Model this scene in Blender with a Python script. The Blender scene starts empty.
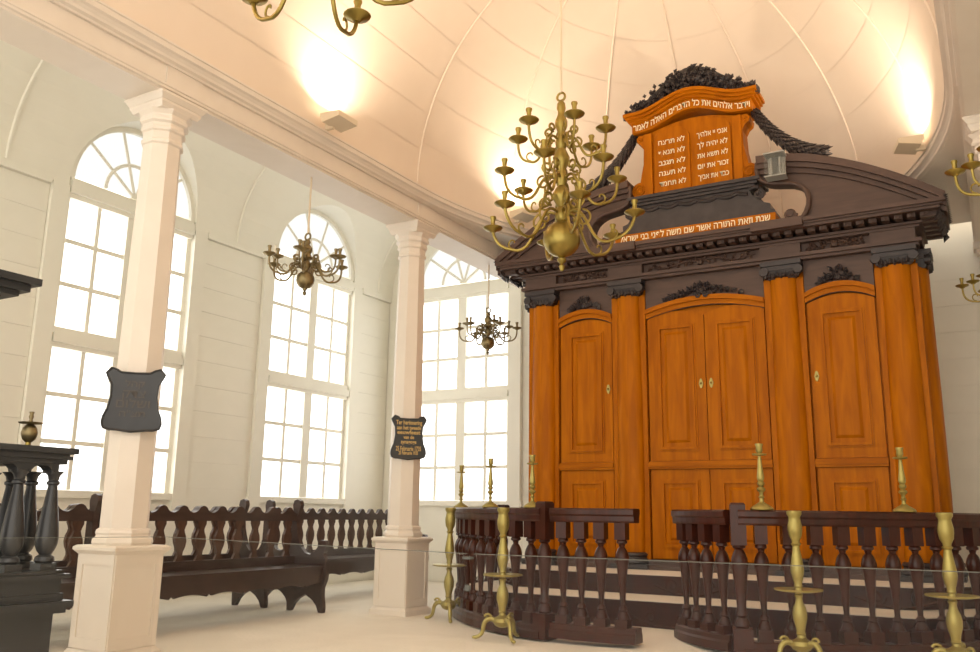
import bpy, bmesh, math, random
from mathutils import Vector, Matrix
random.seed(7)
PI = math.pi
scene = bpy.context.scene
C = scene.collection

# ------------------------------------------------------------------ camera
F_PX, YAW, PIT, ROL = 865.25, .5268, .2126, .0141
fw = Vector((-math.sin(YAW)*math.cos(PIT), math.cos(YAW)*math.cos(PIT), math.sin(PIT)))
r0 = Vector((math.cos(YAW), math.sin(YAW), 0)); u0 = r0.cross(fw)
rt = r0*math.cos(ROL) + u0*math.sin(ROL); up = -r0*math.sin(ROL) + u0*math.cos(ROL)
cd = bpy.data.cameras.new('camera'); cam = bpy.data.objects.new('camera', cd); C.objects.link(cam)
cam.matrix_world = Matrix(((rt.x, up.x, -fw.x, 0), (rt.y, up.y, -fw.y, 0), (rt.z, up.z, -fw.z, 1.0), (0, 0, 0, 1)))
cd.sensor_width = 36; cd.lens = F_PX*36/980; cd.clip_start = .05; cd.clip_end = 100
scene.camera = cam
# ------------------------------------------------------------------ world, exposure
w = bpy.data.worlds.new('world'); scene.world = w; w.use_nodes = True
w.node_tree.nodes['Background'].inputs[0].default_value = (1.0, .93, .82, 1)
w.node_tree.nodes['Background'].inputs[1].default_value = 2.4
vs = scene.view_settings
vs.view_transform = 'Standard'; vs.look = 'None'; vs.gamma = 1; vs.use_curve_mapping = False
vs.exposure = 0.0
UP_POWER = 23.0      # cornice uplights, watts
PANE_EMIT = 3.3      # daylight behind the frosted panes

# ------------------------------------------------------------------ materials
def srgb(r, g, b):
    f = lambda c: (c/255/12.92) if c/255 <= .04045 else ((c/255+.055)/1.055)**2.4
    return (f(r), f(g), f(b), 1)
def mat(name, col, rough=.6, metal=0., noise=None, bump=None, spec=.5):
    m = bpy.data.materials.new(name); m.use_nodes = True
    nt = m.node_tree; b = nt.nodes['Principled BSDF']
    b.inputs['Roughness'].default_value = rough; b.inputs['Metallic'].default_value = metal
    b.inputs['Specular IOR Level'].default_value = spec
    b.inputs['Base Color'].default_value = col
    if noise or bump:
        tc = nt.nodes.new('ShaderNodeTexCoord'); mp = nt.nodes.new('ShaderNodeMapping')
        nt.links.new(tc.outputs['Object'], mp.inputs[0])
    if noise:
        sc, col2, scale3, detail = noise
        mp.inputs['Scale'].default_value = scale3
        n = nt.nodes.new('ShaderNodeTexNoise'); n.inputs['Scale'].default_value = sc; n.inputs['Detail'].default_value = detail
        n.inputs['Distortion'].default_value = .6
        nt.links.new(mp.outputs[0], n.inputs['Vector'])
        r = nt.nodes.new('ShaderNodeValToRGB')
        r.color_ramp.elements[0].position = .33; r.color_ramp.elements[1].position = .68
        r.color_ramp.elements[0].color = col2; r.color_ramp.elements[1].color = col
        nt.links.new(n.outputs['Fac'], r.inputs[0]); nt.links.new(r.outputs[0], b.inputs['Base Color'])
    if bump:
        bs, strength = bump
        n2 = nt.nodes.new('ShaderNodeTexNoise'); n2.inputs['Scale'].default_value = bs; n2.inputs['Detail'].default_value = 6
        nt.links.new(tc.outputs['Object'], n2.inputs['Vector'])
        bp = nt.nodes.new('ShaderNodeBump'); bp.inputs['Strength'].default_value = strength; bp.inputs['Distance'].default_value = .02
        nt.links.new(n2.outputs['Fac'], bp.inputs['Height']); nt.links.new(bp.outputs[0], b.inputs['Normal'])
    return m
M = {}
M['white'] = mat('white_paint', (.90, .87, .77, 1), .55, noise=(3, (.88, .85, .75, 1), (1, 1, 1), 3))
M['column'] = mat('column_paint', (.80, .72, .63, 1), .5, noise=(4, (.77, .69, .60, 1), (1, 1, 1), 3))
M['ceil'] = mat('ceiling_paint', (.82, .70, .58, 1), .6, noise=(2, (.80, .68, .56, 1), (1, 1, 1), 3))
M['sand'] = mat('white_sand', (.85, .79, .70, 1), .95, noise=(2.5, (.79, .73, .64, 1), (1, 1, 1), 8), bump=(30, .35), spec=.1)
M['orange'] = mat('amber_mahogany', srgb(188, 110, 3), .42, noise=(3.2, srgb(162, 89, 2), (5, 5, .55), 6), spec=.10)
M['orange_x'] = mat('amber_mahogany_rail', srgb(188, 110, 3), .42, noise=(3.2, srgb(162, 89, 2), (.55, 5, 5), 6), spec=.10)
M['umber'] = mat('umber_stained_wood', srgb(90, 68, 58), .5, noise=(4, srgb(76, 56, 48), (.7, 5, 5), 5))
M['ebony'] = mat('ebonised_carving', srgb(62, 55, 56), .42, noise=(9, srgb(48, 42, 43), (1, 1, 1), 4))
M['rail'] = mat('dark_mahogany', srgb(70, 32, 21), .28, noise=(5, srgb(50, 23, 16), (3, 3, .8), 5), spec=.35)
M['bench'] = mat('dark_oak', srgb(76, 60, 55), .32, noise=(5, srgb(60, 47, 43), (3, .8, 3), 5))
M['benchred'] = mat('oak_splat', srgb(94, 68, 56), .36, noise=(5, srgb(74, 52, 42), (3, 3, .8), 5))
M['black'] = mat('black_lacquer', srgb(52, 52, 54), .32, noise=(6, srgb(44, 44, 46), (1, 1, 1), 3))
M['brass'] = mat('brass', (.38, .29, .08, 1), .36, 1., noise=(7, (.28, .21, .06, 1), (1, 1, 1), 4))
M['brass_pale'] = mat('pale_brass', (.44, .37, .12, 1), .42, .7, noise=(8, (.36, .29, .09, 1), (1, 1, 1), 4))
M['brass_old'] = mat('aged_brass', (.30, .24, .12, 1), .42, .9, noise=(8, (.22, .17, .09, 1), (1, 1, 1), 4))
M['greyplastic'] = mat('grey_plastic', (.36, .36, .34, 1), .5)
M['gold'] = mat('gilt_lettering', srgb(206, 172, 104), .5)
M['cream'] = mat('cream_lettering', srgb(248, 238, 205), .6)
M['dimgold'] = mat('faded_gilt', srgb(84, 76, 70), .6)
M['wax'] = mat('candle_wax', srgb(250, 243, 225), .6)
M['fixture'] = mat('fixture_enamel', srgb(222, 206, 180), .5)
M['steel'] = mat('steel', (.10, .10, .09, 1), .6, 0., spec=.1)
M['gedge'] = mat('glass_edge', (.12, .12, .10, 1), .6, spec=.1)
def emit(name, col, s):
    m = bpy.data.materials.new(name); m.use_nodes = True; nt = m.node_tree
    for n in list(nt.nodes): nt.nodes.remove(n)
    o = nt.nodes.new('ShaderNodeOutputMaterial'); e = nt.nodes.new('ShaderNodeEmission')
    e.inputs[0].default_value = col; e.inputs[1].default_value = s
    nt.links.new(e.outputs[0], o.inputs[0]); return m
M['pane'] = emit('daylit_frosted_glass', (1, .99, .95, 1), PANE_EMIT)
M['panefan'] = emit('daylit_fanlight_glass', (1, 1, .95, 1), 1.05)
M['lamp'] = emit('halogen_lens', (1, .80, .5, 1), 12)
def glass(name, tint, diff, rough=.02):
    m = bpy.data.materials.new(name); m.use_nodes = True; nt = m.node_tree
    for n in list(nt.nodes): nt.nodes.remove(n)
    o = nt.nodes.new('ShaderNodeOutputMaterial')
    tr = nt.nodes.new('ShaderNodeBsdfTransparent'); tr.inputs[0].default_value = tint
    gl = nt.nodes.new('ShaderNodeBsdfGlossy'); gl.inputs['Roughness'].default_value = rough
    df = nt.nodes.new('ShaderNodeBsdfDiffuse'); df.inputs[0].default_value = (.8, .78, .72, 1)
    lw = nt.nodes.new('ShaderNodeLayerWeight'); lw.inputs[0].default_value = .5
    pw = nt.nodes.new('ShaderNodeMath'); pw.operation = 'POWER'; pw.inputs[1].default_value = 4
    fr = nt.nodes.new('ShaderNodeMath'); fr.operation = 'MULTIPLY_ADD'; fr.inputs[1].default_value = .12; fr.inputs[2].default_value = .004
    nt.links.new(lw.outputs['Facing'], pw.inputs[0]); nt.links.new(pw.outputs[0], fr.inputs[0])
    m1 = nt.nodes.new('ShaderNodeMixShader'); m2 = nt.nodes.new('ShaderNodeMixShader')
    m1.inputs[0].default_value = diff
    nt.links.new(tr.outputs[0], m1.inputs[1]); nt.links.new(df.outputs[0], m1.inputs[2])
    nt.links.new(fr.outputs[0], m2.inputs[0]); nt.links.new(m1.outputs[0], m2.inputs[1]); nt.links.new(gl.outputs[0], m2.inputs[2])
    nt.links.new(m2.outputs[0], o.inputs[0]); return m
M['glass'] = glass('barrier_glass', (.99, .992, .985, 1), .002)
M['clear'] = glass('clear_acrylic', (.92, .93, .92, 1), .07, .1)

# ------------------------------------------------------------------ mesh helpers
class MB:
    def __init__(s): s.v = []; s.f = []
    def add(s, vs_, fs_):
        o = len(s.v); s.v += [tuple(p) for p in vs_]; s.f += [tuple(i+o for i in f) for f in fs_]; return s
    def box(s, x0, x1, y0, y1, z0, z1):
        return s.add([(x0,y0,z0),(x1,y0,z0),(x1,y1,z0),(x0,y1,z0),(x0,y0,z1),(x1,y0,z1),(x1,y1,z1),(x0,y1,z1)],
                     [(0,3,2,1),(4,5,6,7),(0,1,5,4),(1,2,6,5),(2,3,7,6),(3,0,4,7)])
    def cbox(s, x, y, z, dx, dy, dz): return s.box(x-dx/2, x+dx/2, y-dy/2, y+dy/2, z-dz/2, z+dz/2)
    def taper(s, x, y, z0, z1, a0, a1, b0=None, b1=None):
        b0 = a0 if b0 is None else b0; b1 = a1 if b1 is None else b1
        return s.add([(x-a0,y-b0,z0),(x+a0,y-b0,z0),(x+a0,y+b0,z0),(x-a0,y+b0,z0),(x-a1,y-b1,z1),(x+a1,y-b1,z1),(x+a1,y+b1,z1),(x-a1,y+b1,z1)],
                     [(0,3,2,1),(4,5,6,7),(0,1,5,4),(1,2,6,5),(2,3,7,6),(3,0,4,7)])
    def prism(s, poly, d0, d1, ax='xz'):
        n = len(poly)
        mp = {'xz': lambda u,v,d: (u,d,v), 'yz': lambda u,v,d: (d,u,v), 'xy': lambda u,v,d: (u,v,d)}[ax]
        return s.add([mp(u,v,d0) for u,v in poly]+[mp(u,v,d1) for u,v in poly],
                     [tuple(range(n)), tuple(range(2*n-1, n-1, -1))]+[(i, i+n, (i+1)%n+n, (i+1)%n) for i in range(n)])
    def lathe(s, prof, n=16, x=0, y=0, z=0, a0=0., a1=2*PI, rot=0.):
        full = abs(a1-a0-2*PI) < 1e-6; m = n if full else n+1
        vs_ = []; fs_ = []
        for i in range(m):
            a = a0+(a1-a0)*i/n+rot
            for r, h in prof: vs_.append((x+r*math.cos(a), y+r*math.sin(a), z+h))
        k = len(prof)
        for i in range(n):
            j = (i+1) % m
            for q in range(k-1): fs_.append((i*k+q, j*k+q, j*k+q+1, i*k+q+1))
        if full:
            if prof[0][0] > 1e-4: fs_.append(tuple(i*k for i in range(n-1,-1,-1)))
            if prof[-1][0] > 1e-4: fs_.append(tuple(i*k+k-1 for i in range(n)))
        return s.add(vs_, fs_)
    def tube(s, pts, rad, n=8):
        pts = [Vector(p) for p in pts]; vs_ = []; fs_ = []; m = len(pts)
        rad = rad if isinstance(rad, (list, tuple)) else [rad]*m
        prev = None
        for i, p in enumerate(pts):
            t = (pts[min(i+1,m-1)]-pts[max(i-1,0)])
            t = t.normalized() if t.length > 1e-9 else Vector((0,0,1))
            if prev is None:
                a = Vector((0,0,1)) if abs(t.z) < .9 else Vector((1,0,0)); nn = t.cross(a).normalized()
            else:
                nn = prev-t*prev.dot(t); nn = nn.normalized() if nn.length > 1e-9 else t.orthogonal().normalized()
            prev = nn; bb = t.cross(nn)
            for j in range(n):
                a = 2*PI*j/n; vs_.append(p+(nn*math.cos(a)+bb*math.sin(a))*rad[i])
        for i in range(m-1):
            for j in range(n):
                fs_.append((i*n+j, i*n+(j+1)%n, (i+1)*n+(j+1)%n, (i+1)*n+j))
        fs_.append(tuple(range(n-1,-1,-1))); fs_.append(tuple((m-1)*n+j for j in range(n)))
        return s.add(vs_, fs_)
    def sphere(s, x, y, z, r, n=12, sx=1, sy=1, sz=1):
        k = max(4, n//2); o = MB().lathe([(r*math.sin(PI*i/k), -r*math.cos(PI*i/k)) for i in range(k+1)], n)
        return s.add([(x+a*sx, y+b*sy, z+c*sz) for a,b,c in o.v], o.f)
    def leaf(s, p, d, nrm, L, W, T):
        p = Vector(p); d = Vector(d).normalized(); nrm = Vector(nrm); nrm = (nrm-d*nrm.dot(d)).normalized(); q = d.cross(nrm)
        vs_ = [p, p+d*L*.45+q*W/2+nrm*T*.5, p+d*L+nrm*T*.3, p+d*L*.45-q*W/2+nrm*T*.5, p+d*L*.42+nrm*T*1.6, p+d*L*.4-nrm*T*.4]
        return s.add(vs_, [(0,1,4),(1,2,4),(2,3,4),(3,0,4),(1,0,5),(2,1,5),(3,2,5),(0,3,5)])
    def sweep(s, prof, path, closed=False):
        # path: (x,y,nx,ny); prof: closed polygon of (offset along normal, z)
        k = len(prof); vs_ = [(x+nx*o, y+ny*o, z) for x,y,nx,ny in path for o,z in prof]; fs_ = []
        for i in range(len(path)-1):
            for j in range(k): fs_.append((i*k+j, i*k+(j+1)%k, (i+1)*k+(j+1)%k, (i+1)*k+j))
        fs_.append(tuple(range(k-1,-1,-1))); fs_.append(tuple((len(path)-1)*k+j for j in range(k)))
        return s.add(vs_, fs_)
    def xform(s, mtx): s.v = [tuple(mtx @ Vector(p)) for p in s.v]; return s
    def mesh(s, name, m, smooth=False):
        me = bpy.data.meshes.new(name); me.from_pydata(s.v, [], s.f); me.update()
        b = bmesh.new(); b.from_mesh(me); bmesh.ops.recalc_face_normals(b, faces=b.faces); b.to_mesh(me); b.free()
        if smooth:
            me.polygons.foreach_set('use_smooth', [True]*len(me.polygons))
            try: me.set_sharp_from_angle(angle=math.radians(38))
            except Exception: pass
        me.materials.append(M[m] if isinstance(m, str) else m)
        return me
    def build(s, name, m, parent=None, smooth=False, loc=None):
        return link(name, s.mesh(name, m, smooth), parent, loc)
def link(name, me, parent=None, loc=None, rot=None):
    o = bpy.data.objects.new(name, me); C.objects.link(o)
    if parent: o.parent = parent
    if loc: o.location = loc
    if rot: o.rotation_euler = rot
    return o
def tag(o, label, cat, group=None):
    o['label'] = label; o['category'] = cat
    if group: o['group'] = group
    return o
def thing(name, label, cat, loc=(0,0,0), rz=0, group=None):
    o = bpy.data.objects.new(name, None); C.objects.link(o); o.location = loc; o.rotation_euler = (0,0,rz)
    o.empty_display_size = .1
    return tag(o, label, cat, group)
def struct(o): o['kind'] = 'structure'; return o
def stuff(o): o['kind'] = 'stuff'; return o
def sempty(name, loc=(0,0,0), rz=0):
    o = bpy.data.objects.new(name, None); C.objects.link(o); o.location = loc; o.rotation_euler = (0,0,rz); o.empty_display_size = .1
    return struct(o)
def copy_tree(o, parent=None):
    c = o.copy(); C.objects.link(c); c.parent = parent
    for ch in list(o.children): copy_tree(ch, c)
    return c
def boolean_cut(o, cutters):
    for c in cutters:
        md = o.modifiers.new('b', 'BOOLEAN'); md.operation = 'DIFFERENCE'; md.solver = 'EXACT'; md.object = c
    bpy.context.view_layer.update()
    dg = bpy.context.evaluated_depsgraph_get()
    me = bpy.data.meshes.new_from_object(o.evaluated_get(dg))
    o.modifiers.clear(); o.data = me
    for c in cutters: bpy.data.objects.remove(c, do_unlink=True)
def text_mesh(name, body, size, m, extrude=.002, heb=True, align='CENTER', width=None, bold=0., func=None):
    cu = bpy.data.curves.new(name, 'FONT'); cu.body = body[::-1] if heb else body
    cu.size = size; cu.align_x = align; cu.align_y = 'CENTER'; cu.extrude = extrude; cu.offset = bold; cu.resolution_u = 3
    t = bpy.data.objects.new(name, cu); C.objects.link(t); bpy.context.view_layer.update()
    dg = bpy.context.evaluated_depsgraph_get()
    me = bpy.data.meshes.new_from_object(t.evaluated_get(dg))
    bpy.data.objects.remove(t, do_unlink=True)
    xs = [v.co.x for v in me.vertices]
    if xs:
        cx = (min(xs)+max(xs))/2; k = width/(max(xs)-min(xs)) if width else 1
        for v in me.vertices: v.co.x = (v.co.x-cx)*k
    for v in me.vertices:                                   # text plane xy -> xz, facing -y
        x, y, z = v.co; v.co = (x, -z, y)
        if func: v.co = func(*v.co)
    me.materials.clear(); me.materials.append(M[m]); me.name = name
    return me
def bez(p0, p1, p2, p3, n=10):
    out = []
    for i in range(n+1):
        t = i/n; a = (1-t)**3; b = 3*(1-t)**2*t; c = 3*(1-t)*t*t; d = t**3
        out.append(tuple(a*p0[k]+b*p1[k]+c*p2[k]+d*p3[k] for k in range(len(p0))))
    return out
def spiral(cx, cz, r0_, r1_, a0, a1, n=16): 
    return [(cx+(r0_+(r1_-r0_)*i/n)*math.cos(a0+(a1-a0)*i/n), cz+(r0_+(r1_-r0_)*i/n)*math.sin(a0+(a1-a0)*i/n)) for i in range(n+1)]

# ------------------------------------------------------------------ layout constants
XL, XR = -5.32, .22                    # the two rows of columns
XC = -2.55                             # axis of the nave
YC1, YC2 = 4.10, 7.43
YE = 10.98                             # end wall
ZB = 4.06                              # underside of the beams
WX = -8.27                             # boarded face of the left wall
WY = (6.09, 9.17)                      # window centres on the left wall
W3X = -6.86

# ------------------------------------------------------------------ floor of sand
def make_floor():
    m = MB(); nx, ny = 90, 90; x0, x1, y0, y1 = -8.5, 3.4, -1.2, 11.1
    for j in range(ny+1):
        for i in range(nx+1):
            x = x0+(x1-x0)*i/nx; y = y0+(y1-y0)*j/ny
            z = .006*math.sin(x*2.3+y*1.1)+.005*math.sin(y*3.1-x*.7)-.006
            dd = max(0, 1-math.hypot((x-XC)/2.3, (y-8.3)/1.7)); z += .05*min(1, dd*3)
            m.v.append((x, y, z))
    for j in range(ny):
        for i in range(nx):
            a = j*(nx+1)+i; m.f.append((a, a+1, a+nx+2, a+nx+1))
    return struct(m.build('floor', 'sand', smooth=True))
make_floor()

# ------------------------------------------------------------------ walls with aisle vaults
AVX, AVR, AVZ = -6.88, 1.36, 4.37
prof = [(-8.75, -.1), (WX, -.1), (WX, 4.30), (WX+.035, 4.32), (WX+.035, 4.37)]
prof += [(AVX-AVR*math.cos(PI*i/24), AVZ+AVR*math.sin(PI*i/24)) for i in range(1, 25)]
prof += [(AVX+AVR, 6.1), (-8.75, 6.1)]
wl = MB().prism(prof, -1.0, YE+.02, 'xz').build('wall_left', 'white'); struct(wl)
def arch_poly(hw, z0, zs, n=24): return [(-hw, z0), (hw, z0)]+[(hw*math.cos(PI*i/n), zs+hw*math.sin(PI*i/n)) for i in range(n+1)]
OH = .85                               # half width of the wall openings
cut = [MB().prism([(y+u, z) for u, z in arch_poly(OH, 1.10, 4.44)], -9.0, -6.9, 'yz').build('c', 'white') for y in WY]
boolean_cut(wl, cut)
ew = struct(MB().box(-8.75, 3.6, YE, YE+.35, -.1, 6.1).build('wall_end', 'white'))
boolean_cut(ew, [MB().prism([(W3X+u, z) for u, z in arch_poly(OH, 1.10, 4.44)], YE-.1, YE+.5, 'xz').build('c', 'white')])
MIR = 2*XC
wr = struct(MB().prism([(MIR-u, z) for u, z in prof], -1.0, YE+.02, 'xz').build('wall_right', 'white'))
def planks(parent, axis, a0, a1, face, z0, z1, h=.31):
    n = max(1, round((z1-z0)/h)); h = (z1-z0)/n; g = .0012
    m = MB(); t = .012
    if axis == 'y': m.box(face, face+t, a0, a1, 0, h-g*2)
    else: m.box(a0, a1, face-t, face, 0, h-g*2)
    me = m.mesh('plank', 'white')
    for i in range(n): link('plank', me, parent, (0, 0, z0+i*h+g))
CW = .25                               # casing width beside the glass
yb = [1.5] + [v for y in WY for v in (y-.79-CW-.01, y+.79+CW+.01)] + [YE-.03]
for i in range(0, 6, 2): planks(wl, 'y', yb[i], yb[i+1], WX, 0.02, 4.28)
for y in WY: planks(wl, 'y', y-.79-CW, y+.79+CW, WX, 0.02, .96)
planks(ew, 'x', WX+.03, W3X-.79-CW-.01, YE, .02, 4.3); planks(ew, 'x', W3X+.79+CW+.01, -4.3, YE, .02, 4.0)
planks(ew, 'x', W3X-.79-CW, W3X+.79+CW, YE, .02, .96)
planks(ew, 'x', -1.2, -.03, YE, .02, 4.0); planks(ew, 'x', .46, 1.9, YE, .02, 4.0)
for i in range(0, 6, 2): MB().box(WX, WX+.055, yb[i], yb[i+1], 4.29, 4.372).build('spring_moulding', 'white', wl)
# thin plaster ribs of the aisle vault, between the windows
for y in (4.55, 7.63, 10.62):
    mb = MB(); pts = [(AVX-(AVR-.004)*math.cos(PI*i/24), y, AVZ+(AVR-.004)*math.sin(PI*i/24)) for i in range(25)]
    mb.tube(pts, .02, 6).build('rib', 'white', wl, True)

# ------------------------------------------------------------------ windows
def fan_sector(r0_, r1_, a0, a1, y, z, n=6):
    return [(r0_*math.cos(a0+(a1-a0)*i/n), z+r0_*math.sin(a0+(a1-a0)*i/n)) for i in range(n+1)] + \
           [(r1_*math.cos(a1+(a0-a1)*i/n), z+r1_*math.sin(a1+(a0-a1)*i/n)) for i in range(n+1)]
ZS, ZL, ZU0, ZU, ZF, HW = 1.17, 2.607, 2.817, 4.217, 4.442, .787
def make_window(name):
    t = sempty(name)
    pr = .028                                             # casing stands proud of the wall (room side is -y)
    g = -.005                                             # glass plane
    c = MB()
    for s in (-1, 1):
        c.box(min(s*HW, s*(HW+.06)), max(s*HW, s*(HW+.06)), -.012, .0, .97, 4.33)
        c.box(min(s*(HW+.06), s*(HW+CW)), max(s*(HW+.06), s*(HW+CW)), -.055-pr, .0, .97, 4.33)
    c.build('casing', 'white', t)
    MB().box(-HW-CW-.02, HW+CW+.02, -pr-.05, 0, 1.09, 1.165).build('sill', 'white', t)
    MB().box(-HW-CW, HW+CW, -pr+.01, 0, .96, 1.09).build('apron', 'white', t)
    for z0, z1, nm in ((ZL, ZU0, 'meeting_rail'), (ZU, ZF, 'transom')):
        MB().box(-HW-.04, HW+.04, -.05, .06, z0, z1).box(-HW-.04, HW+.04, -.085, -.05, z0+.05, z0+.14 if nm == 'meeting_rail' else z1-.04).build(nm, 'white', t)
    MB().box(-.075, .075, -.035, .06, ZS, ZL).box(-.075, .075, -.035, .06, ZU0, ZU).build('mullion', 'white', t)
    # arch frame
    a = MB(); n = 24
    ring = [(HW*math.cos(PI*i/n), ZF+HW*math.sin(PI*i/n)) for i in range(n+1)]+[((HW+.075)*math.cos(PI-PI*i/n), ZF+(HW+.075)*math.sin(PI-PI*i/n)) for i in range(n+1)]
    a.prism(ring, -.05, .05).build('arch_frame', 'white', t)
    # panes and muntins
    mw = .023
    for z0, z1 in ((ZS, ZL), (ZU0, ZU)):
        dz = (z1-z0)/3
        for s in (-1, 1):
            a0, a1 = (.075, HW) if s > 0 else (-HW, -.075); dx = (a1-a0)/2
            pm = MB().box(mw, dx-mw, g, g+.008, mw, dz-mw).mesh('pane', 'pane')
            for i in range(2):
                for k in range(3): link('pane', pm, t, (a0+i*dx, 0, z0+k*dz))
            b = MB().box(a0+dx-mw, a0+dx+mw, -.025, .015, z0, z1)
            b.build('muntin', 'white', t)
            for k in (1, 2): MB().box(a0, a1, -.022, .012, z0+k*dz-mw, z0+k*dz+mw).build('muntin', 'white', t)
    rI = .385
    for i in range(5):
        a0, a1 = PI*i/5+.02, PI*(i+1)/5-.02
        MB().prism(fan_sector(.05, rI-.012, a0, a1, g, ZF+.03), g, g+.008).build('pane', 'panefan', t)
        MB().prism(fan_sector(rI+.012, HW-.005, a0-.005, a1+.005, g, ZF+.03), g, g+.008).build('pane', 'panefan', t)
    for i in range(1, 5):
        a0 = PI*i/5
        MB().tube([(.05*math.cos(a0), -.004, ZF+.03+.05*math.sin(a0)), (HW*math.cos(a0), -.004, ZF+.03+HW*math.sin(a0))], .02, 6).build('spoke', 'white', t)
    MB().tube([(rI*math.cos(PI*i/20), -.004, ZF+.03+rI*math.sin(PI*i/20)) for i in range(21)], .022, 6).build('arc_bar', 'white', t)
    MB().prism([(.06*math.cos(PI*i/10), ZF+.02+.06*math.sin(PI*i/10)) for i in range(11)], -.03, .0).build('hub', 'white', t)
    return t
w1 = make_window('window_1'); w1.location = (WX-.03, WY[0], 0); w1.rotation_euler = (0, 0, PI/2)
w2 = copy_tree(w1); w2.name = 'window_2'; w2.location = (WX-.03, WY[1], 0)
w3 = copy_tree(w1); w3.name = 'window_3'; w3.location = (W3X, YE, 0); w3.rotation_euler = (0, 0, 0)

# ------------------------------------------------------------------ beams (entablature) and nave cornice
BP = [(-.20, ZB), (.175, ZB), (.175, ZB+.018), (.195, ZB+.022), (.195, ZB+.04), (.205, ZB+.045), (.205, ZB+.058), (.18, ZB+.066), (.18, 4.275), (-.20, 4.40)]
def beam(name, x, s):
    m = MB().sweep(BP, [(x, -1.0, s, 0), (x, YE, s, 0)])
    b = struct(m.build(name, 'column'))
    for y in (YC1, YC2, YE-.12):
        MB().box(x+s*.17, x+s*.192, y-.17, y+.17, ZB+.066, 4.272).build('frieze_block', 'column', b)
    return b
beam('trim_1', XL, 1); beam('trim_2', XR, -1)
RA, RB, Y0 = 2.49, 3.60, 7.10
def ell(a, off=0.):                    # apse plan curve and its inward normal
    x = XC+RA*math.cos(a); y = Y0+RB*math.sin(a); n = Vector((-math.cos(a)/RA, -math.sin(a)/RB)).normalized()
    return (x, y, n.x, n.y)
path = [(XC+RA, -1.0, -1, 0)]+[ell(PI*i/48) for i in range(49)]+[(XC-RA, -1.0, 1, 0)]
CP = [(-.14, 4.27), (-.075, 4.27), (-.07, 4.285), (-.045, 4.295), (-.04, 4.315), (-.022, 4.335), (.0, 4.345), (.0, 4.385), (.012, 4.39), (.012, 4.402), (-.14, 4.402)]
cn = struct(MB().sweep(CP, path).build('trim_3', 'column', smooth=False))
# flat soffit that fills the corners behind the rounded cornice
m = MB(); N = 48
for i in range(N+1):
    x, y, nx, ny = ell(PI*i/N); m.v.append((x-nx*.06, y-ny*.06, 4.272))
    m.v.append((max(XL+.1, min(XR-.1, XC+ (x-XC)*1.0 if False else (XR-.1 if i < N/2 else XL+.1))), YE if False else min(YE, max(y, Y0)), 4.272))
for i in range(N): m.f.append((2*i, 2*i+1, 2*i+3, 2*i+2))
m.v += [(XR-.1, Y0, 4.272)]
soff = struct(m.build('trim_4', 'column'))

# ------------------------------------------------------------------ nave ceiling: boarded barrel vault and rounded end
ZV = 4.40; RV = RA+.01
NB = 20
back = MB(); rr = RV+.03
def dome(a, e, r=0.):                  # a: plan angle 0..pi, e: elevation
    return (XC+(RV+r)*math.cos(a)*math.cos(e), Y0+(RB+.01+r)*math.sin(a)*math.cos(e), ZV+(RV+r)*math.sin(e))
def grid(f, nu, nv):
    mb = MB()
    for j in range(nv+1):
        for i in range(nu+1): mb.v.append(f(i/nu, j/nv))
    for j in range(nv):
        for i in range(nu):
            a = j*(nu+1)+i; mb.f.append((a, a+1, a+nu+2, a+nu+1))
    return mb
cb = grid(lambda u, v: (XC-(RV+.004)*math.cos(PI*u), -1.0+(Y0+1.0)*v, ZV+(RV+.004)*math.sin(PI*u)), 80, 2)
o_ = grid(lambda u, v: dome(PI*u, PI/2*v, .004), 56, 32); cb.add(o_.v, o_.f)
ceil = struct(cb.build('ceiling', 'ceil', smooth=True))
g = .0011
for k, (ya, yb_) in enumerate(((-.98, 2.55), (2.55, Y0))):
    da = PI/NB
    me = grid(lambda u, v: (-RV*math.cos(g+(da-2*g)*u), ya+.004+(yb_-ya-.008)*v, RV*math.sin(g+(da-2*g)*u)), 4, 1)
    for i in range(NB):
        mb = MB(); mb.v = [((-RV*math.cos(da*i+g+(da-2*g)*q)), yy, RV*math.sin(da*i+g+(da-2*g)*q)) for yy in (ya+.004, yb_-.004) for q in (0, .25, .5, .75, 1)]
        mb.f = [(q, q+1, q+6, q+5) for q in range(4)]
        mb.build('plank', 'ceil', ceil, True, (XC, 0, ZV))
NG, NR = 7, 8
for i in range(NG):
    for j in range(NR):
        e0, e1 = PI/2*j/NR, PI/2*(j+1)/NR
        if j == NR-1: e1 -= .02
        mb = grid(lambda u, v: dome(PI*(i+u)/NG, e0+.0008+(e1-e0-.0016)*v), 8, 4)
        mb.build('plank', 'ceil', ceil, True)
for i in range(NG+1):
    a = PI*i/NG
    MB().tube([dome(a, PI/2*k/20*.97, -.001) for k in range(21)], .013, 6).build('rib', 'ceil', ceil, True)
MB().lathe([(0, 0), (.28, .0), (.28, .03), (.22, .05)][::-1], 20, XC, Y0, ZV+RV-.06).build('rosette', 'ceil', ceil)

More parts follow.
